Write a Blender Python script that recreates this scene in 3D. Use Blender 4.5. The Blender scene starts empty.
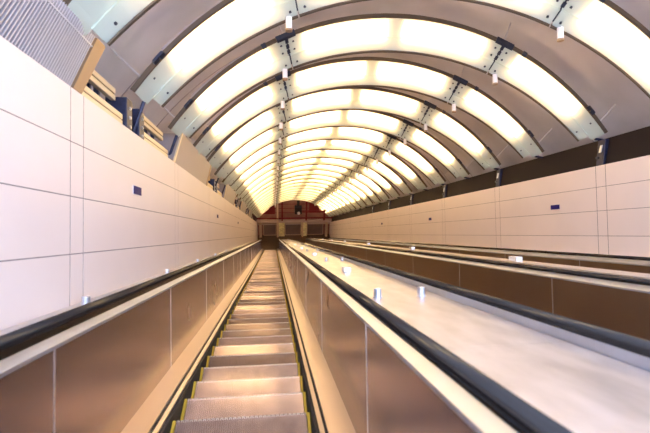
import bpy, math, random
from mathutils import Vector, Matrix
random.seed(4)
S = bpy.context.scene
COL = S.collection
TH = math.radians(30)
CT, ST = math.cos(TH), math.sin(TH)
H0 = 22.0
# slope frame: x right, y down the slope, z square to the slope -> world
def W(x, y, z):
    return Vector((x, y*CT + z*ST, -y*ST + z*CT + H0))
def D(x, y, z):
    return W(x, y, z) - W(0, 0, 0)

# ------------------------------------------------------------ materials
def mat(name, col, rough=.5, metal=0., noise=0., nscale=6., bump=0., bscale=40., stretch=(1, 1, 1), spec=.5, col2=None, aniso=0):
    m = bpy.data.materials.new(name); m.use_nodes = True
    nt = m.node_tree; b = nt.nodes['Principled BSDF']
    b.inputs['Roughness'].default_value = rough; b.inputs['Metallic'].default_value = metal
    b.inputs['Specular IOR Level'].default_value = spec
    b.inputs['Base Color'].default_value = (*col, 1)
    if noise or bump:
        tc = nt.nodes.new('ShaderNodeTexCoord'); mp = nt.nodes.new('ShaderNodeMapping')
        mp.inputs['Rotation'].default_value = (TH, 0, 0); mp.inputs['Scale'].default_value = stretch
        nt.links.new(tc.outputs['Object'], mp.inputs['Vector'])
    if noise:
        n = nt.nodes.new('ShaderNodeTexNoise'); n.inputs['Scale'].default_value = nscale; n.inputs['Detail'].default_value = 5
        nt.links.new(mp.outputs[0], n.inputs['Vector'])
        r = nt.nodes.new('ShaderNodeValToRGB')
        c2 = col2 or tuple(c*(1-noise) for c in col)
        r.color_ramp.elements[0].position = .3; r.color_ramp.elements[0].color = (*c2, 1)
        r.color_ramp.elements[1].position = .7; r.color_ramp.elements[1].color = (*col, 1)
        nt.links.new(n.outputs['Fac'], r.inputs[0]); nt.links.new(r.outputs[0], b.inputs['Base Color'])
        mr = nt.nodes.new('ShaderNodeMapRange'); mr.inputs[3].default_value = rough*.8; mr.inputs[4].default_value = min(1, rough*1.25)
        nt.links.new(n.outputs['Fac'], mr.inputs[0]); nt.links.new(mr.outputs[0], b.inputs['Roughness'])
    if bump:
        n2 = nt.nodes.new('ShaderNodeTexNoise'); n2.inputs['Scale'].default_value = bscale; n2.inputs['Detail'].default_value = 3
        nt.links.new(mp.outputs[0], n2.inputs['Vector'])
        bp = nt.nodes.new('ShaderNodeBump'); bp.inputs['Strength'].default_value = bump; bp.inputs['Distance'].default_value = .01
        nt.links.new(n2.outputs['Fac'], bp.inputs['Height']); nt.links.new(bp.outputs[0], b.inputs['Normal'])
    return m

M = {}
M['wall'] = mat('enamel_wall_panel', (.84, .755, .73), .34, 0, .05, 1.2, .05, 3)
M['joint'] = mat('wall_joint', (.17, .15, .16), .7)
M['vault'] = mat('vault_metal_cladding', (.68, .64, .65), .42, .25, .22, 1.1, .12, 2.2)
M['bronze'] = mat('brushed_bronze_steel', (.37, .285, .265), .25, .92, .10, 1.2, .03, 1.5, (1, 1, 1))
M['bronze_dark'] = mat('dark_bronze_steel', (.33, .235, .165), .33, .88, .12, 1.5, .03, 2)
M['seam'] = mat('steel_seam_strip', (.62, .60, .60), .3, .9)
M['skirtdeck'] = mat('pale_bronze_deck', (.58, .49, .45), .36, .85, .08, 3, .04, 3)
M['trim'] = mat('satin_steel_trim', (.58, .63, .74), .40, .9, .08, 4)
M['black'] = mat('black_rubber', (.012, .010, .009), .16, 0, spec=.5)
M['brush'] = mat('black_brush_strip', (.015, .014, .014), .8)
M['gold'] = mat('ochre_bronze_edge', (.13, .105, .075), .2, .9, .15, 4)
M['deck'] = mat('brushed_white_steel', (.56, .54, .56), .34, .45, .36, 3.5, .2, 5, (2.5, .6, 1))
M['deckpeach'] = mat('satin_pale_steel', (.80, .72, .66), .33, .7, .1, 3, .05, 20)
M['step'] = mat('cast_aluminium_step', (.64, .51, .46), .2, .85, .25, 9, .02, 60)
nt = M['step'].node_tree; b_ = nt.nodes['Principled BSDF']      # random tone per step: wear, and uneven arch reflections put into the colour
oi = nt.nodes.new('ShaderNodeObjectInfo'); mx = nt.nodes.new('ShaderNodeMix'); mx.data_type = 'RGBA'; mx.blend_type = 'MULTIPLY'
mx.inputs[0].default_value = 1
mr = nt.nodes.new('ShaderNodeMapRange'); mr.inputs[3].default_value = .50; mr.inputs[4].default_value = 1.15
nt.links.new(oi.outputs['Random'], mr.inputs[0])
src = b_.inputs['Base Color'].links[0].from_socket
nt.links.new(src, mx.inputs[6]); nt.links.new(mr.outputs[0], mx.inputs[7]); nt.links.new(mx.outputs[2], b_.inputs['Base Color'])
M['riser'] = mat('step_riser_metal', (.20, .19, .19), .5, .6)
M['yellow'] = mat('yellow_demarcation', (.50, .34, .03), .5)
M['navy'] = mat('navy_painted_steel', (.022, .026, .07), .4, .3, .5, 14)
M['cream'] = mat('cream_rail', (.80, .68, .46), .4, .2)
M['ochre'] = mat('ochre_trim_plate', (.34, .23, .14), .45, .3, .1, 5)
M['louvre'] = mat('blue_grey_louvre', (.52, .53, .62), .4, .4)
M['louvre_back'] = mat('louvre_recess', (.015, .016, .05), .6)
M['greybox'] = mat('grey_service_box', (.40, .36, .36), .45, .2, .1, 3)
M['fascia'] = mat('dark_brown_fascia', (.022, .017, .017), .7, 0, .3, 2, spec=.12)
M['clip'] = mat('dark_steel_clip', (.05, .055, .08), .35, .7)
M['edge'] = mat('dark_bronze_edge_profile', (.13, .095, .065), .4, .5)
M['plate'] = mat('navy_blue_plaque', (.02, .015, .14), .6, spec=.1)
M['plate_edge'] = mat('plaque_pale_rim', (.75, .73, .76), .4)
M['bollard'] = mat('satin_aluminium', (.74, .75, .80), .28, .8)
M['whitecap'] = mat('white_plastic', (.86, .84, .83), .4)
M['floor'] = mat('dark_stone_floor', (.11, .085, .06), .45, 0, .3, 3)
M['floor2'] = mat('comb_plate_metal', (.15, .11, .07), .45, .5, .2, 5)
M['endwall'] = mat('end_wall_cladding', (.34, .17, .13), .55, 0, .35, 1.6)
M['endlow'] = mat('grey_shutter', (.26, .19, .16), .5, .2, .2, 3)
M['endpost'] = mat('pale_brown_post', (.62, .46, .30), .5, .1)
M['endbeam'] = mat('pale_beam', (.55, .42, .35), .5, .1)
M['yellowstone'] = mat('mottled_yellow_panel', (.92, .84, .42), .5, 0, .4, 5)
M['red'] = mat('red_painted_steel', (.16, .010, .014), .45)
M['blackbox'] = mat('black_casing', (.01, .01, .012), .4)

def glass_mat():
    m = bpy.data.materials.new('pale_frosted_glass'); m.use_nodes = True
    nt = m.node_tree; nt.nodes.clear()
    out = nt.nodes.new('ShaderNodeOutputMaterial')
    tr = nt.nodes.new('ShaderNodeBsdfTransparent'); tr.inputs[0].default_value = (.97, 1, .84, 1)
    tl = nt.nodes.new('ShaderNodeBsdfTranslucent'); tl.inputs[0].default_value = (.95, 1, .86, 1)
    df = nt.nodes.new('ShaderNodeBsdfDiffuse'); df.inputs[0].default_value = (.82, .93, .93, 1)
    gl = nt.nodes.new('ShaderNodeBsdfGlossy'); gl.inputs['Roughness'].default_value = .12
    m1 = nt.nodes.new('ShaderNodeMixShader'); m1.inputs[0].default_value = .5
    nt.links.new(tl.outputs[0], m1.inputs[1]); nt.links.new(df.outputs[0], m1.inputs[2])
    m2 = nt.nodes.new('ShaderNodeMixShader'); m2.inputs[0].default_value = .66
    nt.links.new(tr.outputs[0], m2.inputs[1]); nt.links.new(m1.outputs[0], m2.inputs[2])
    m3 = nt.nodes.new('ShaderNodeMixShader')
    m3.inputs[0].default_value = .05
    nt.links.new(m2.outputs[0], m3.inputs[1]); nt.links.new(gl.outputs[0], m3.inputs[2])
    nt.links.new(m3.outputs[0], out.inputs[0])
    return m
M['glass'] = glass_mat()
def lamp_mat(name, col, st):
    m = bpy.data.materials.new(name); m.use_nodes = True
    nt = m.node_tree; nt.nodes.clear()
    out = nt.nodes.new('ShaderNodeOutputMaterial'); e = nt.nodes.new('ShaderNodeEmission')
    e.inputs[0].default_value = (*col, 1); e.inputs[1].default_value = st
    nt.links.new(e.outputs[0], out.inputs[0]); return m
LAMP = (1, .575, .36)
M['lamp'] = lamp_mat('warm_lamp_diffuser', LAMP, 31)
M['lens'] = lamp_mat('small_downlight_lens', (1, .9, .8), 3.0)

# ------------------------------------------------------------ mesh helpers (slope coordinates, mesh origin o)
class MB:
    def __init__(s): s.v = []; s.f = []
    def add(s, vs, fs):
        n = len(s.v); s.v += [W(*p) for p in vs]; s.f += [tuple(i+n for i in f) for f in fs]; return s
    def box(s, x0, x1, y0, y1, z0, z1):
        vs = [(x, y, z) for x in (x0, x1) for y in (y0, y1) for z in (z0, z1)]
        return s.add(vs, [(0,1,3,2),(4,6,7,5),(0,4,5,1),(2,3,7,6),(0,2,6,4),(1,5,7,3)])
    def prism(s, prof, y0, y1):           # closed profile of (x,z), drawn along y
        n = len(prof)
        vs = [(x, y0, z) for x, z in prof] + [(x, y1, z) for x, z in prof]
        fs = [(i, (i+1) % n, n+(i+1) % n, n+i) for i in range(n)] + [tuple(range(n))[::-1], tuple(range(n, 2*n))]
        return s.add(vs, fs)
    def hexa(s, p):                        # 8 points: bottom four, top four
        return s.add(p, [(3,2,1,0),(4,5,6,7),(0,1,5,4),(1,2,6,5),(2,3,7,6),(3,0,4,7)])
    def cyl(s, a, b, r, n=12, r2=None):    # between slope points a and b
        a = Vector(a); b = Vector(b); d = (b-a).normalized()
        u = d.orthogonal().normalized(); w = d.cross(u)
        r2 = r if r2 is None else r2
        vs = []
        for p, rr in ((a, r), (b, r2)):
            for i in range(n):
                t = 2*math.pi*i/n; vs.append(tuple(p + u*math.cos(t)*rr + w*math.sin(t)*rr))
        fs = [(i, (i+1) % n, n+(i+1) % n, n+i) for i in range(n)] + [tuple(range(n))[::-1], tuple(range(n, 2*n))]
        return s.add(vs, fs)
    def build(s, name, m, parent=None, o=None, bevel=0, smooth=False):
        # o = slope point used as the origin (default: the parent's place)
        if parent is not None: org = parent.matrix_world_loc
        else: org = W(*o) if o is not None else Vector((0, 0, 0))
        me = bpy.data.meshes.new(name)
        me.from_pydata([v-org for v in s.v], [], s.f); me.update()
        import bmesh
        bm = bmesh.new(); bm.from_mesh(me); bmesh.ops.recalc_face_normals(bm, faces=bm.faces)
        bm.to_mesh(me); bm.free()
        if smooth:
            for p in me.polygons: p.use_smooth = True
        me.materials.append(M[m] if isinstance(m, str) else m)
        ob = bpy.data.objects.new(name, me); COL.objects.link(ob)
        if parent is not None: ob.parent = parent.ob
        else: ob.location = org
        if bevel:
            md = ob.modifiers.new('bevel', 'BEVEL'); md.width = bevel; md.segments = 2; md.limit_method = 'ANGLE'
        if smooth:
            md = ob.modifiers.new('wn', 'WEIGHTED_NORMAL') if False else None
        return ob
class Root:
    def __init__(s, name, x, y, z, label=None, cat=None, group=None, kind=None):
        s.ob = bpy.data.objects.new(name, None); COL.objects.link(s.ob)
        s.ob.location = W(x, y, z); s.matrix_world_loc = W(x, y, z); s.ob.empty_display_size = .2
        tag(s.ob, label, cat, group, kind)
class Sub:                                 # lets a mesh act as a parent in build()
    def __init__(s, ob, org): s.ob = ob; s.matrix_world_loc = org
def sub(mb, name, m, parent_ob, org, **k):
    ob = mb.build(name, m, Sub(parent_ob, org), **k); ob.parent = parent_ob; return ob
def tag(o, label=None, cat=None, group=None, kind=None):
    if label: o['label'] = label
    if cat: o['category'] = cat
    if group: o['group'] = group
    if kind: o['kind'] = kind
def children(o): return [c for c in bpy.data.objects if c.parent == o]
def copy_tree(o, loc=None, parent=None, kids=None):
    c = o.copy(); COL.objects.link(c)
    if parent is not None: c.parent = parent
    if loc is not None: c.location = loc
    for ch in children(o): copy_tree(ch, None, c)
    return c
ORD = ['nearest','second','third','fourth','fifth','sixth','seventh','eighth','ninth','tenth','eleventh','twelfth']

Y0, Y1 = -4.0, 41.5
XL, XR = -1.45, 5.45
CX, CZ, RG = 2.0, -1.17, 4.42
RV = 4.98

# ------------------------------------------------------------ setting
def wall(name, x, sgn, off):
    # enamel panels with open joints before a dark backing; sgn = direction the face looks
    zs = [-.56, -.122, .298, .698, 1.10 if sgn > 0 else 1.06]
    g = .006
    b = MB()
    ys = []
    k = -2
    while True:
        a = 3.5*k + off
        if a > 45: break
        ys += [a, a+.225]; k += 1
    ys = [y for y in ys if y > Y0]
    ys = [Y0] + ys + [46.0]
    th = .03
    for i in range(len(ys)-1):
        a, c = ys[i], min(ys[i+1], 46)
        for j in range(4):
            b.box(x-sgn*th, x, a+g, c-g, zs[j]+g*.6, zs[j+1]-g*.6)
    w = b.build(name, 'wall', o=(x, 20, .3)); tag(w, kind='structure')
    bb = MB().box(x-sgn*.10, x-sgn*.0012, Y0, 46, -2.0, zs[-1]-.004)
    sub(bb, 'backing', 'joint', w, W(x, 20, .3))
    return w
wall('wall_left', XL, 1, 3.43)
wall('wall_right', XR, -1, 3.30)

# vault: thick shell
b = MB()
N = 56
def arc(R, t): return (CX + R*math.sin(t), CZ + R*math.cos(t))
t0 = math.radians(67)
prof = [arc(RV, -t0 + 2*t0*i/N) for i in range(N+1)] + [arc(RV+.25, t0 - 2*t0*i/N) for i in range(N+1)]
b.prism(prof, Y0, 46.2)
v = b.build('ceiling', 'vault', o=(CX, 20, 3.6), smooth=False); tag(v, kind='structure')
for p in v.data.polygons: p.use_smooth = len(p.vertices) == 4
# cladding joints of the vault, thin ribs across
b = MB()
for k in range(-2, 26):
    y = 1.75*k + .875
    pr = [arc(RV-.012, -t0 + 2*t0*i/N) for i in range(N+1)] + [arc(RV+.002, t0 - 2*t0*i/N) for i in range(N+1)]
    if y < Y1+3: b.prism(pr, y-.008, y+.008)
t_ = b.build('trim_1', 'greybox', o=(CX, 20, 3.6)); tag(t_, kind='structure')
# shelves behind the cladding walls, and outer side walls
b = MB().box(-2.9, XL-.10, Y0, 46, .95, 1.06)
tag(b.build('trim_2', 'greybox', o=(-2, 20, 1)), kind='structure')
b = MB().box(XR+.10, 6.9, Y0, 46, .9, 1.02)
tag(b.build('trim_3', 'fascia', o=(6, 20, 1)), kind='structure')
# dark fascia over the right wall
b = MB().prism([(5.53, 1.0), (5.60, 1.0), (5.68, 1.52), (5.61, 1.52)], Y0, 45)
tag(b.build('trim_4', 'fascia', o=(5.6, 20, 1.2)), kind='structure')
# sloping base slab
b = MB().box(-3, 7, Y0, 41.5, -2.25, -2.0)
tag(b.build('floor', 'floor', o=(2, 20, -2.1)), kind='structure')

# landing (truly level): start at slope point (y=41.4, z=-1.44)
LP = W(0, 41.3, -1.44)
def level_box(x0, x1, a0, a1, h0, h1):      # world box measured from the landing edge
    m = MB()
    vs = [Vector((x, LP.y+a, LP.z+h)) for x in (x0, x1) for a in (a0, a1) for h in (h0, h1)]
    n = len(m.v); m.v += vs
    m.f += [(0,1,3,2),(4,6,7,5),(0,4,5,1),(2,3,7,6),(0,2,6,4),(1,5,7,3)]
    return m
def merge(*ms):
    r = MB()
    for m in ms:
        n = len(r.v); r.v += m.v; r.f += [tuple(i+n for i in f) for f in m.f]
    return r
def wbuild(m, name, mt, org=None, parent=None, **k):
    org = org or Vector((0, 0, 0))
    class P: pass
    if parent is not None: return sub(m, name, mt, parent, org, **k)
    ob = m.build(name, mt, **k)
    for v in ob.data.vertices: v.co -= org
    ob.location = org
    return ob
fl = wbuild(level_box(-3, 7, 0, 3.2, -.3, 0), 'floor', 'floor2', LP); tag(fl, kind='structure')
WY = 2.75                                    # end wall distance from the landing edge
org = LP + Vector((2, WY, 2))
ew = wbuild(level_box(-3.5, 7.5, WY, WY+.3, -.2, 8), 'wall_end', 'endwall', org); tag(ew, kind='structure')
# horizontal cladding joints on the end wall
zz = [2.35, 2.8, 3.25, 3.7, 4.15, 4.6]
jj = merge(*[level_box(-2.5, 6.5, WY-.015, WY, h, h+.05) for h in zz])
sub(jj, 'cladding_joint', 'red', ew, org)
# lintel beam across the portal
bm_ = wbuild(level_box(-1.6, 5.7, WY-.35, WY-.001, 1.48, 1.72), 'trim_5', 'endbeam', org); tag(bm_, kind='structure')
bm_ = wbuild(level_box(-1.6, 5.7, WY-.22, WY-.001, 1.20, 1.32), 'trim_6', 'endbeam', org); tag(bm_, kind='structure')

def thing_mesh(m, name, mt, org, label, cat, group=None, **k):
    o = wbuild(m, name, mt, org, **k); tag(o, label, cat, group); return o
# roller shutters in the three portal bays
bays = [(-.86, .27, 'left'), (1.20, 2.62, 'middle'), (3.30, 4.75, 'right')]
for x0, x1, nm in bays:
    r = Root('roller_shutter', (x0+x1)/2, 43, 0, 'dark grey slatted shutter closing the %s bay of the end portal' % nm, 'shutter', 'shutters at the bottom of the shaft')
    base = LP + Vector(((x0+x1)/2, WY-.1, 0)); r.ob.location = base
    sl = merge(*[level_box(x0, x1, WY-.10, WY-.06+.02*(i % 2), .02+i*.098, .02+(i+1)*.098-.02) for i in range(12)])
    sub(sl, 'slat_curtain', 'endlow', r.ob, base)
    sub(level_box(x0, x1, WY-.14, WY-.05, -.0, .05), 'bottom_bar', 'endpost', r.ob, base)
    for xx in (x0-.05, x1):
        sub(level_box(xx, xx+.05, WY-.14, WY-.02, 0, 1.2), 'guide_rail', 'endpost', r.ob, base)
for (x0, x1, lab) in [(-1.28, -1.06, 'pale brown post at the left end of the far portal'), (.36, .52, 'tall pale brown column between left and middle portal bays'),
                      (2.74, 2.86, 'narrow pale brown post right of the middle portal bay'), (4.98, 5.2, 'pale brown post at the right end of the far portal')]:
    tall = 4.0 if x0 == .36 else 1.48
    base = LP + Vector(((x0+x1)/2, WY-.3, 0))
    thing_mesh(level_box(x0, x1, WY-.5, WY-.36, 0, tall), 'portal_post', 'endpost', base, lab, 'post', 'portal posts')
for (x0, x1, lab) in [(.54, 1.10, 'mottled yellow stone panel between left and middle portal bays'), (2.70, 3.22, 'mottled yellow stone panel between middle and right portal bays')]:
    base = LP + Vector(((x0+x1)/2, WY-.3, 0))
    thing_mesh(level_box(x0, x1, WY-.34, WY-.23, 0, 1.47), 'stone_panel', 'yellowstone', base, lab, 'panel')
# red steelwork above the portal
def red_bar(name, m, lab, cat='beam'):
    base = LP + Vector((2, WY-.2, 2.5))
    thing_mesh(m, name, 'red', base, lab, cat, 'red steelwork above the far portal')
red_bar('red_rail', level_box(-1.5, 5.6, WY-.50, WY-.42, 1.95, 2.07), 'long horizontal red rail just above the portal beam')
red_bar('red_rail', level_box(2.4, 5.6, WY-.50, WY-.42, 2.70, 2.80), 'shorter horizontal red rail high on the right of the end wall')
red_bar('red_hanger', level_box(.80, .93, WY-.42, WY-.32, 1.72, 4.3), 'vertical red hanger beside the tall pale column', 'hanger')
red_bar('red_hanger', level_box(3.05, 3.2, WY-.42, WY-.32, 1.72, 4.3), 'vertical red hanger right of the black hanging unit', 'hanger')
red_bar('red_hanger', level_box(4.75, 4.9, WY-.42, WY-.32, 1.72, 3.9), 'vertical red hanger at the far right of the end wall', 'hanger')
sub(level_box(3.4, 4.5, WY-.12, WY-.016, 2.4, 3.9), 'red_cladding', 'red', ew, org)
sub(level_box(-1.2, .2, WY-.12, WY-.016, 2.3, 3.3), 'red_cladding', 'red', ew, org)
# black hanging unit with a pale lens
base = LP + Vector((2.3, WY-.9, 3.1))
r = Root('hanging_projector', 2.3, 42, 2.7, 'black hanging unit with white lens under the arch at the tunnel end', 'projector')
r.ob.location = base
sub(level_box(2.0, 2.65, WY-1.1, WY-.6, 2.75, 3.45), 'casing', 'blackbox', r.ob, base, bevel=.03)
sub(level_box(2.2, 2.45, WY-.9, WY-.8, 3.45, 5.3), 'hanger', 'blackbox', r.ob, base)
m = MB(); n_ = 16
for q, aa in ((0, WY-1.1), (1, WY-1.22)):
    m.v += [Vector((2.36 + .13*math.cos(6.2832*i/n_), LP.y+aa, LP.z+2.9 + .13*math.sin(6.2832*i/n_))) for i in range(n_)]
m.f += [(i, (i+1) % n_, n_+(i+1) % n_, n_+i) for i in range(n_)] + [tuple(range(n_)), tuple(range(n_, 2*n_))]
sub(m, 'lens', 'whitecap', r.ob, base)

# ------------------------------------------------------------ escalators
HALF = .785
PITCH = .4/CT
NST = 96
def rail_profile(cx, zt, w=.036, h=.050):
    pts = []
    for i in range(10):
        t = math.pi*i/9
        pts.append((cx + w*math.cos(t), zt-.022 + .022*math.sin(t)))
    return pts + [(cx-w, zt-h+.008), (cx-w+.008, zt-h), (cx+w-.008, zt-h), (cx+w, zt-h+.008)]
def build_escalator(cx, label, steps, lz, rz):
    R_ = Root('escalator', cx, 20, -1.42, label, 'escalator', 'escalators of the inclined shaft')
    for s, ztop in ((-1, lz), (1, rz)):
        X = lambda d: cx + s*d
        # skirt
        MB().box(min(X(.534), X(.562)), max(X(.534), X(.562)), Y0, Y1, -1.75, -1.385).build('skirt_panel', 'brush', R_)
        MB().prism([(X(.562), -1.40), (X(.562), -1.372), (X(.592), -1.362), (X(.592), -1.40)], Y0, Y1).build('skirt_trim', 'skirtdeck', R_)
        MB().prism([(X(.592), -1.40), (X(.592), -1.368), (X(.612), -1.36), (X(.612), -1.40)], Y0, Y1).build('skirt_brush', 'brush', R_)
        MB().prism([(X(.612), -1.42), (X(.612), -1.345), (X(HALF+.004), -1.325), (X(HALF+.004), -1.42)], Y0, Y1).build('inner_deck', 'skirtdeck', R_)
        # balustrade panels with seams
        y = Y0; seam0 = 2.3 if s < 0 else 2.6
        if cx > 1: seam0 = 4.6
        cuts = [Y0] + [seam0 + 2.45*k for k in range(-3, 20) if Y0+.2 < seam0+2.45*k < Y1-.3] + [Y1]
        dk = 'bronze' if cx < 1 else 'bronze_dark'
        for a, c in zip(cuts[:-1], cuts[1:]):
            xa, xb = X(HALF), X(HALF+.02)
            MB().box(min(xa, xb), max(xa, xb), a+.003, c-.003, -1.33, -.515).build('balustrade_panel', dk, R_)
        for c in cuts[1:-1]:
            xa, xb = X(HALF-.002), X(HALF+.012)
            MB().box(min(xa, xb), max(xa, xb), c-.007, c+.007, -1.33, -.515).build('seam_strip', 'seam', R_)
        # top trim, rail base, handrail
        MB().prism([(X(HALF-.006), -.53), (X(HALF-.006), -.512), (X(HALF+.052), -.490), (X(HALF+.052), -.53)], Y0, Y1).build('top_trim', 'trim', R_)
        MB().prism([(X(HALF+.052), -.53), (X(HALF+.060), ztop-.048), (X(HALF+.118), ztop-.048), (X(HALF+.124), -.53)], Y0, Y1).build('rail_base', 'gold' if cx < 1 else 'trim', R_)
        hp = rail_profile(0, ztop)
        h = MB().prism([(X(.876)+px, pz) for px, pz in hp], Y0, Y1+.8).build('handrail', 'black', R_)
        for p in h.data.polygons: p.use_smooth = len(p.vertices) == 4
        # newel at the bottom: rounded end
        pts = []
        nb = MB()
        for k in range(9):
            t = math.pi*k/8 - math.pi/2
            pts.append((Y1+.45+.42*math.cos(t), -.94+.45*math.sin(t)))
        x0, x1 = sorted((X(HALF), X(HALF+.12)))
        pl = [(Y1, -1.42), *pts, (Y1, -.50)]
        n = len(pl)
        nb.add([(x0, a, c) for a, c in pl] + [(x1, a, c) for a, c in pl],
               [(i, (i+1) % n, n+(i+1) % n, n+i) for i in range(n)] + [tuple(range(n)), tuple(range(n, 2*n))])
        nb.build('newel', dk, R_)
    # comb plate at the bottom
    MB().box(cx-.5, cx+.5, Y1-.35, Y1+.1, -1.47, -1.43).build('comb_plate', 'floor2', R_)
    if steps == 'single':
        b = MB()
        for i in range(NST):
            y = -2 + i*PITCH
            b.hexa([(cx-.5, y-.346, -1.66), (cx+.5, y-.346, -1.66), (cx+.5, y, -1.46), (cx-.5, y, -1.46),
                    (cx-.5, y-.346, -1.62), (cx+.5, y-.346, -1.62), (cx+.5, y, -1.42), (cx-.5, y, -1.42)])
            b.hexa([(cx-.5, y+.10, -1.62), (cx+.5, y+.10, -1.62), (cx+.5, y+.12, -1.65), (cx-.5, y+.12, -1.65),
                    (cx-.5, y-.002, -1.43), (cx+.5, y-.002, -1.43), (cx+.5, y-.03, -1.45), (cx-.5, y-.03, -1.45)])
        b.build('step_band', 'step', R_)
        return R_
    # one step, built in world-aligned axes, nosing edge at its origin
    st = bpy.data.objects.new('step', None); COL.objects.link(st); st.parent = R_.ob; st.empty_display_size = .1
    def wbox(m, x0, x1, y0, y1, z0, z1):
        n = len(m.v)
        m.v += [Vector((x, y, z)) for x in (x0, x1) for y in (y0, y1) for z in (z0, z1)]
        m.f += [tuple(i+n for i in f) for f in [(0,1,3,2),(4,6,7,5),(0,4,5,1),(2,3,7,6),(0,2,6,4),(1,5,7,3)]]
    def put(m, name, mt):
        me = bpy.data.meshes.new(name); me.from_pydata(m.v, [], m.f); me.update(); me.materials.append(M[mt])
        o = bpy.data.objects.new(name, me); COL.objects.link(o); o.parent = st; return o
    m = MB(); wbox(m, -.498, .498, -.398, -.002, -.03, -.010)
    nc = 60
    for i in range(nc):
        x = -.494 + .988*(i+.5)/nc
        wbox(m, x-.0055, x+.0055, -.398, (0 if i % 2 else -.010), -.012, 0)
    put(m, 'tread', 'step')
    m = MB(); wbox(m, -.498, .498, -.012, .004, -.028, -.004); put(m, 'nosing', 'seam')
    m = MB()
    for s in (-1, 1):
        x0, x1 = sorted((s*.504, s*.526)); wbox(m, x0, x1, -.398, 0, -.03, .002)
    wbox(m, -.526, .526, -.4, -.386, -.030, .002)
    put(m, 'demarcation_line', 'yellow')
    m = MB(); wbox(m, -.52, .52, -.03, -.008, -.24, -.03)
    for i in range(28):
        x = -.50 + 1.0*(i+.5)/28; wbox(m, x-.008, x+.008, -.01, -.002, -.24, -.03)
    put(m, 'riser', 'riser')
    org = W(cx, 20, -1.42)
    for i in range(NST):
        y = -1.92 + i*PITCH
        o = st if i == 0 else copy_tree(st, parent=R_.ob)
        o.location = W(cx, y, -1.42) - org
        o.rotation_euler = (math.radians(random.choice((-2, -1.2, 0, 1.2, 2))), 0, 0)
    return R_
build_escalator(-.255, 'left escalator with grooved grey steps in full view, between bronze balustrades', 'many', -.408, -.438)
build_escalator(2.22, 'middle escalator beyond the broad white sloping deck, steps hidden', 'single', -.41, -.43)
build_escalator(4.33, 'right escalator running along the foot of the right wall', 'single', -.43, -.41)

# ------------------------------------------------------------ decks between the escalators
def deck(x0, x1, z, mt, label, edge=None, seams=()):
    r = Root('sloping_deck', (x0+x1)/2, 20, z, label, 'deck')
    cuts = [Y0] + list(seams) + [Y1]
    for a, c in zip(cuts[:-1], cuts[1:]):
        MB().box(x0, x1, a+.002, c-.002, z-.03, z).build('deck_sheet', mt, r)
    MB().box(x0+.02, x1-.02, Y0, Y1, -1.5, z-.032).build('core', 'fascia', r)
    if edge:
        MB().prism([(edge[0], z-.03), (edge[0], z+.006), (edge[1]-.01, z+.012), (edge[1], z+.001), (edge[1], z-.03)], Y0, Y1).build('bronze_edging', 'gold', r)
    return r
seams = [1.9 + 3.5*k for k in range(0, 11)]
deck(.660, 1.305, -.505, 'deck', 'broad white sloping deck between the left and middle escalators', None, seams)
deck(3.136, 3.412, -.42, 'deckpeach', 'narrow pale deck between the middle and right escalators', None, seams)
deck(XL+.002, -1.168, -.490, 'deck', 'thin pale deck strip at the foot of the left wall', None, seams)
deck(5.243, XR-.002, -.46, 'deckpeach', 'thin pale deck strip at the foot of the right wall', None, seams)

# slide stops standing on the decks
def stop_round(x, y, z, label, r=.030, h=.072):
    R_ = Root('slide_stop', x, y, z, label, 'slide stop', 'round metal slide stops')
    MB().cyl((x, y, z), (x, y, z+.008), r+.008, 20).build('base_flange', 'bollard', R_)
    MB().cyl((x, y, z+.008), (x, y, z+h), r, 24).build('post', 'bollard', R_, bevel=.003)
def stop_box(x, y, z, label, grp):
    R_ = Root('deck_box', x, y, z, label, 'deck box', grp)
    MB().box(x-.045, x+.045, y-.10, y+.10, z, z+.062).build('housing', 'whitecap', R_, bevel=.006)
    MB().box(x-.03, x+.03, y-.104, y-.099, z+.012, z+.05).build('face_plate', 'bollard', R_)
zc = -.505
wrd = ['nearest', 'second nearest', 'third nearest', 'fourth nearest', 'fifth nearest', 'sixth nearest', 'seventh nearest', 'eighth nearest', 'ninth nearest']
for i, y in enumerate([3.44, 8.1, 12.7, 17.3, 21.9]):
    for x, sd in ((.80 if i == 0 else .95, 'left'), (1.15 if i == 0 else 1.24, 'right')):
        stop_round(x, y, zc, 'round silver slide stop on the broad white deck, %s one of the %s pair' % (sd, wrd[i]))
for i, y in enumerate([5.8, 10.4, 15.0, 19.6]):
    stop_box(.94, y, zc, 'small white box in the middle of the broad white deck, %s' % wrd[i], 'white boxes on the broad deck')
for i, y in enumerate([5.8, 10.4, 15.3, 20.5, 25.1, 29.7]):
    stop_box(3.27, y, -.42, 'small pale box on the narrow deck before the right escalator, %s' % wrd[i], 'pale boxes on the narrow deck')
for i, y in enumerate([3.38, 5.84, 8.14, 10.6, 13.0]):
    stop_round(-1.32, y, -.49, 'small silver slide stop at the foot of the left wall, %s' % wrd[i])

# ------------------------------------------------------------ blue plaques on the walls
def plaque(x, y, z, sgn, label):
    R_ = Root('wall_plaque', x, y, z, label, 'plaque', 'blue wall plaques')
    x0, x1 = sorted((x, x+sgn*.006)); MB().box(x0, x1, y-.143, y+.143, z-.051, z+.051).build('rim', 'plate_edge', R_)
    x0, x1 = sorted((x+sgn*.006, x+sgn*.010)); MB().box(x0, x1, y-.135, y+.135, z-.043, z+.043).build('face', 'plate', R_)
for i, y in enumerate([5.03, 12.1, 19.1]):
    plaque(XL, y, .49, 1, 'small dark blue plaque on the left wall, %s' % wrd[i])
for i, y in enumerate([8.15, 15.15, 22.15]):
    plaque(XR, y, .43, -1, 'small dark blue plaque on the right wall, %s' % wrd[i])

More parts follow.
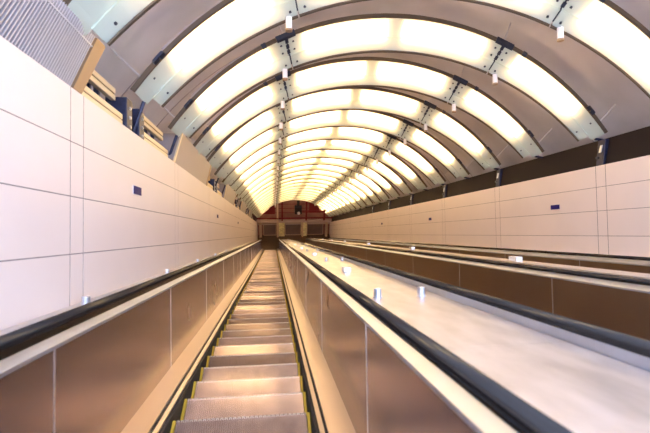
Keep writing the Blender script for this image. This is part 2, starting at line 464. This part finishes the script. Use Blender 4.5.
# ------------------------------------------------------------ service runs along the top of the left wall
def grille_box(ya, yb, label, louvres=True):
    R_ = Root('ventilation_grille' if louvres else 'service_box', -1.6, (ya+yb)/2, 1.1, label, 'grille' if louvres else 'service box', 'boxes along the top of the left wall')
    sk = .27; zb, zt = 1.105, 1.60; xb, xt = XL-.01, XL+.06
    # casing: back, top and both ends (skewed ends)
    d = .45
    MB().hexa([(xb-d, ya, zb), (xb-.034, ya, zb), (xb-.034, yb-.2, zb), (xb-d, yb-.2, zb),
               (xt-d, ya+sk, zt), (xt-.034, ya+sk, zt), (xt-.034, yb-.2+sk, zt), (xt-d, yb-.2+sk, zt)]).build('casing', 'louvre_back' if louvres else 'greybox', R_)
    if louvres:
        n = int((yb-.2-ya)/.031)
        b = MB(); bb = MB()
        for i in range(n):
            y = ya + .031*(i+.2)
            vs = [(xb-.014, y, zb), (xb, y, zb), (xb, y+.010, zb), (xb-.014, y+.010, zb)]
            b.hexa(vs + [(p[0]+xt-xb, p[1]+sk, zt) for p in vs])
        b.build('louvre_blades', 'louvre', R_)
        f0 = .80
        xm = xb+(xt-xb)*f0; zm = zb+(zt-zb)*f0
        MB().hexa([(xm-.03, ya+sk*f0, zm), (xm+.003, ya+sk*f0, zm), (xm+.003, yb-.2+sk*f0, zm), (xm-.03, yb-.2+sk*f0, zm),
                   (xm-.03, ya+sk*f0, zm+.012), (xm+.003, ya+sk*f0, zm+.012), (xm+.003, yb-.2+sk*f0, zm+.012), (xm-.03, yb-.2+sk*f0, zm+.012)]).build('cross_bar', 'louvre', R_)
    else:
        MB().hexa([(xb-.03, ya, zb), (xb, ya, zb), (xb, yb-.2, zb), (xb-.03, yb-.2, zb),
                   (xt-.03, ya+sk, zt), (xt, ya+sk, zt), (xt, yb-.2+sk, zt), (xt-.03, yb-.2+sk, zt)]).build('front_panel', 'greybox', R_)
        y = ya
        MB().hexa([(xb-.02, y-.05, zb), (xb+.006, y-.05, zb), (xb+.006, y+.02, zb), (xb-.02, y+.02, zb),
                   (xt-.02, y+sk-.05, zt), (xt+.006, y+sk-.05, zt), (xt+.006, y+sk+.02, zt), (xt-.02, y+sk+.02, zt)]).build('edge_trim', 'cream', R_)
    y = yb-.2
    MB().hexa([(xb-.09, y+.002, zb), (xb+.005, y+.002, zb), (xb+.005, y+.15, zb), (xb-.09, y+.15, zb),
               (xt-.09, y+sk+.002, zt), (xt+.005, y+sk+.002, zt), (xt+.005, y+sk+.18, zt), (xt-.09, y+sk+.18, zt)]).build('end_panel', 'ochre', R_)
grille_box(-.1, 3.68, 'large blue-grey louvred grille on top of the left wall, nearest the camera')
for i, ya in enumerate([6.95, 13.95, 20.95, 27.95]):
    grille_box(ya, ya+3.4, 'plain grey service box on top of the left wall, %s' % ['first', 'second', 'third', 'fourth'][i] + ' past the louvred grille', False)
def rail_set(ya, yb, label):
    R_ = Root('cable_rail_set', -1.6, (ya+yb)/2, 1.1, label, 'cable rails', 'cream cable rails above the left wall')
    for z in (1.17, 1.235, 1.43, 1.50):
        x = -1.53 if z < 1.3 else -1.60
        MB().box(x-.05, x, ya, yb, z-.027, z+.027).build('rail', 'cream', R_, bevel=.005)
    MB().box(-1.95, -1.72, ya, yb, 1.07, 1.36).build('cable_tray', 'navy', R_)
    for y in (ya+.3, (ya+yb)/2, yb-.3):
        MB().box(-1.70, -1.652, y-.02, y+.02, 1.06, 1.50).build('bracket', 'navy', R_)
def post(y0, y1, label):
    R_ = Root('steel_post', -1.6, (y0+y1)/2, 1.1, label, 'post', 'navy posts on the left wall')
    MB().box(-1.72, -1.50, y0, y1, 1.062, 1.46).build('column', 'navy', R_, bevel=.01)
    MB().box(-1.74, -1.48, y0-.02, y1+.02, 1.061, 1.08).build('base_plate', 'clip', R_)
    for z in (1.16, 1.26, 1.36):
        MB().cyl((-1.50, (y0+y1)/2, z), (-1.485, (y0+y1)/2, z), .018, 10).build('bolt', 'trim', R_)
for i in range(5):
    a = 3.80 + 7*i
    if i: a += .05
    nm = ORD[i] if i else 'nearest'
    rail_set(a, a+1.02, 'cream rails over dark tray above left wall, before the %s navy post' % nm)
    post(a+1.06, a+1.24, 'navy steel post on top of the left wall, %s of the upslope ones' % nm)
    post(a+1.50, a+1.70, 'navy steel post on top of the left wall, %s of the downslope ones' % nm)
    rail_set(a+1.74, a+3.05, 'cream rails over dark tray above left wall, after the %s pair of navy posts' % nm)

# ------------------------------------------------------------ glass light arches
TJ, TE = math.radians(22.9), math.radians(51.4)
def surf(y, t, d):                              # the glass leans: its downslope edge hangs lower
    f = (y+.36)/.72
    Rr = 4.25+.17*f + d; c = -.87-.50*f; t = t*(1.07-.10*f)
    return CX + Rr*math.sin(t), y*.5, c + Rr*math.cos(t)
def strip(d0, d1, ta, tb, ya, yb, n):
    m = MB()
    vs = []; fs = []
    for i in range(n+1):
        t = ta + (tb-ta)*i/n
        for d in (d0, d1):
            for y in (ya, yb):
                vs.append(surf(y, t, d))
    for i in range(n):
        a = 4*i; c = 4*(i+1)
        fs += [(a, a+1, c+1, c), (a+2, c+2, c+3, a+3), (a, c, c+2, a+2), (a+1, a+3, c+3, c+1)]
    fs += [(0, 2, 3, 1), (4*n, 4*n+1, 4*n+3, 4*n+2)]
    return m.add(vs, fs)
def build_arch():
    R_ = Root('glass_light_arch', CX, 0, 3.2)
    g = .012/RG
    for ta, tb, n in [(-TE, -TJ-g, 14), (-TJ+g, TJ-g, 20), (TJ+g, TE, 14)]:
        strip(0, .012, ta, tb, -.36, .12, n).build('glass_pane', 'glass', R_)
        e = .022 if abs(ta) > abs(tb) + .01 else 0; f = .022 if abs(tb) > abs(ta) + .01 else 0
        strip(-.035, -.023, ta+e, tb-f, .05, .36, n).build('glass_pane', 'glass', R_)
        strip(-.050, .0, ta+e, tb-f, .36, .40, n).build('edge_profile', 'edge', R_)
        strip(.0, .05, ta, tb, -.40, -.362, n).build('edge_profile', 'edge', R_)
    # lamps above the glass
    for ta, tb in ((-TE+.13, -TJ-.070), (-TJ+.062, -.030), (.030, TJ-.062), (TJ+.070, TE-.13)):
        strip(.06, .09, ta, tb, -.20, .24, 10).build('lamp', 'lamp', R_)
        strip(.092, .15, ta-.005, tb+.005, -.24, .27, 10).build('lamp_light_blocker', 'greybox', R_)  # cover added over each lamp to keep its light off the vault
    # steel clips at the joints and the ends
    for s in (-1, 1):
        tj = s*TJ
        def box_at(t, dt, d0, d1, ya, yb, name, mt):
            strip(d0, d1, t-dt, t+dt, ya, yb, 1).build(name, mt, R_)
        for ya, yb in ((-.37, -.24), (-.20, -.10), (-.06, .04), (.08, .18), (.22, .34)):
            box_at(tj, .026/RG, -.004, .05, ya, yb, 'joint_clip', 'clip')
        for y in (-.22, -.02, .26):
            for dt in (-.10, .10):
                d = -.008 if y < .1 else -.045
                MB().cyl(surf(y, tj+dt/RG, d), surf(y, tj+dt/RG, .06), .017, 10).build('glass_bolt', 'clip', R_)
        box_at(tj, .15/RG, -.02, .05, -.43, -.365, 'edge_clip', 'clip')
        box_at(tj+s*.36/RG, .035/RG, -.01, .05, -.42, -.365, 'edge_clip', 'clip')
        te = s*(TE-.10)
        box_at(te-.045/RG, .008, -.0, .03, -.46, -.365, 'edge_clip', 'clip')
        box_at(te+.045/RG, .008, -.0, .03, -.46, -.365, 'edge_clip', 'clip')
        box_at(te, .07/RG, .0, .03, -.48, -.455, 'edge_clip', 'clip')
        for y in (-.2, .24):
            d = -.008 if y < .1 else -.045
            MB().cyl(surf(y, s*(TE-.06), d), surf(y, s*(TE-.06), .05), .014, 10).build('glass_bolt', 'clip', R_)
        # struts to the vault and foot arm
        for tt in (tj, s*(TE-.04)):
            a = surf(-.2, tt, .05); a = (a[0], a[2]); c = arc(RV+.01, tt)
            MB().cyl((a[0], -.1, a[1]), (c[0], -.1, c[1]), .012, 8).build('strut', 'vault', R_)
        a = surf(0, s*TE, .0); a = (a[0], a[2])
        if s < 0: MB().cyl((a[0], 0, a[1]), (-1.60, .05, 1.09), .022, 8).build('foot_arm', 'navy', R_)
        else: MB().cyl((a[0], 0, a[1]), (5.60, 0, 1.50), .022, 8).build('foot_arm', 'navy', R_)
    return R_.ob
arch = build_arch()
def build_downlight():
    R_ = Root('downlight', 0, 0, 0)
    MB().cyl((0, 0, 0), (0, 0, -.15), .040, 18).build('housing', 'whitecap', R_, bevel=.004)
    MB().cyl((0, 0, -.15), (0, 0, -.175), .043, 18).build('collar', 'ochre', R_)
    MB().cyl((0, 0, .0), (0, 0, .10), .010, 10).build('stem', 'clip', R_)
    return R_.ob
dl = build_downlight()
firstd = True
ringYs = [1.75*k for k in range(1, 25)]
for i, y in enumerate(ringYs):
    o = arch if i == 0 else copy_tree(arch)
    o.location = W(CX, y, 3.2)
    if i < 12: lab = 'curved frosted glass arch with warm lamps, %s from the camera' % ('first' if i == 0 else ORD[i])
    else: lab = 'small distant frosted glass arch among those deep down the shaft'
    tag(o, lab, 'light arch', 'glass light arches')
    for s in (-1, 1):
        x, _, z = surf(.36, s*(TJ+.030), -.03)
        d = dl if firstd else copy_tree(dl); firstd = False
        d.location = W(x, y+.165, z-.0)
        sd = 'left' if s < 0 else 'right'
        if i < 12: lab = 'white cylindrical downlight in the %s row, below the %s glass arch' % (sd, 'first' if i == 0 else ORD[i])
        else: lab = 'tiny distant white downlight in the %s row deep down the shaft' % sd
        tag(d, lab, 'downlight', 'white downlights in the %s row' % sd)

for i in range(7):
    y = 3.5*(i+1)
    R_ = Root('fascia_bracket', 5.55, y, 1.25, 'dark steel bracket with pale plate on the fascia above the right wall, %s' % (wrd[i]), 'bracket', 'brackets above the right wall')
    MB().hexa([(5.49, y-.10, 1.03), (5.525, y-.10, 1.03), (5.525, y+.07, 1.03), (5.49, y+.07, 1.03),
               (5.53, y-.13, 1.50), (5.605, y-.13, 1.50), (5.605, y+.04, 1.50), (5.53, y+.04, 1.50)]).build('arm', 'navy', R_, bevel=.006)
    MB().hexa([(5.482, y-.07, 1.28), (5.50, y-.07, 1.28), (5.50, y-.02, 1.28), (5.482, y-.02, 1.28),
               (5.50, y-.09, 1.40), (5.515, y-.09, 1.40), (5.515, y-.04, 1.40), (5.50, y-.04, 1.40)]).build('pale_plate', 'trim', R_)
    MB().cyl((5.47, y+.02, 1.2), (5.51, y+.02, 1.2), .025, 10).build('bolt', 'clip', R_)

# ------------------------------------------------------------ daylight from the open upper end
wd = bpy.data.worlds.new('sky'); S.world = wd; wd.use_nodes = True
bg = wd.node_tree.nodes['Background']; bg.inputs[0].default_value = (.58, .71, 1, 1); bg.inputs[1].default_value = 14

# ------------------------------------------------------------ camera
def mk(a, b, rho):
    F = Vector((math.sin(a)*math.cos(b), math.cos(a)*math.cos(b), math.sin(b))); R = Vector((math.cos(a), -math.sin(a), 0)); U = R.cross(F)
    return R*math.cos(rho)-U*math.sin(rho), U*math.cos(rho)+R*math.sin(rho), F
R, U, F = mk(.1155, .037, math.radians(.95))
Rw, Uw, Fw = D(*R), D(*U), D(*F)
cam = bpy.data.cameras.new('camera'); co = bpy.data.objects.new('camera', cam); COL.objects.link(co)
mw = Matrix(((Rw.x, Uw.x, -Fw.x), (Rw.y, Uw.y, -Fw.y), (Rw.z, Uw.z, -Fw.z))).to_4x4(); mw.translation = W(0, 0, 0)
co.matrix_world = mw
cam.sensor_width = 36; cam.lens = 450/650*36; cam.clip_start = .02; cam.clip_end = 200
cam.dof.use_dof = True; cam.dof.focus_distance = 13; cam.dof.aperture_fstop = 2.4
S.camera = co
S.view_settings.view_transform = 'Standard'; S.view_settings.look = 'None'
S.view_settings.exposure = -.2; S.view_settings.gamma = 1; S.view_settings.use_curve_mapping = False
S.cycles.max_bounces = 8; S.cycles.transparent_max_bounces = 16
S.cycles.use_denoising = True
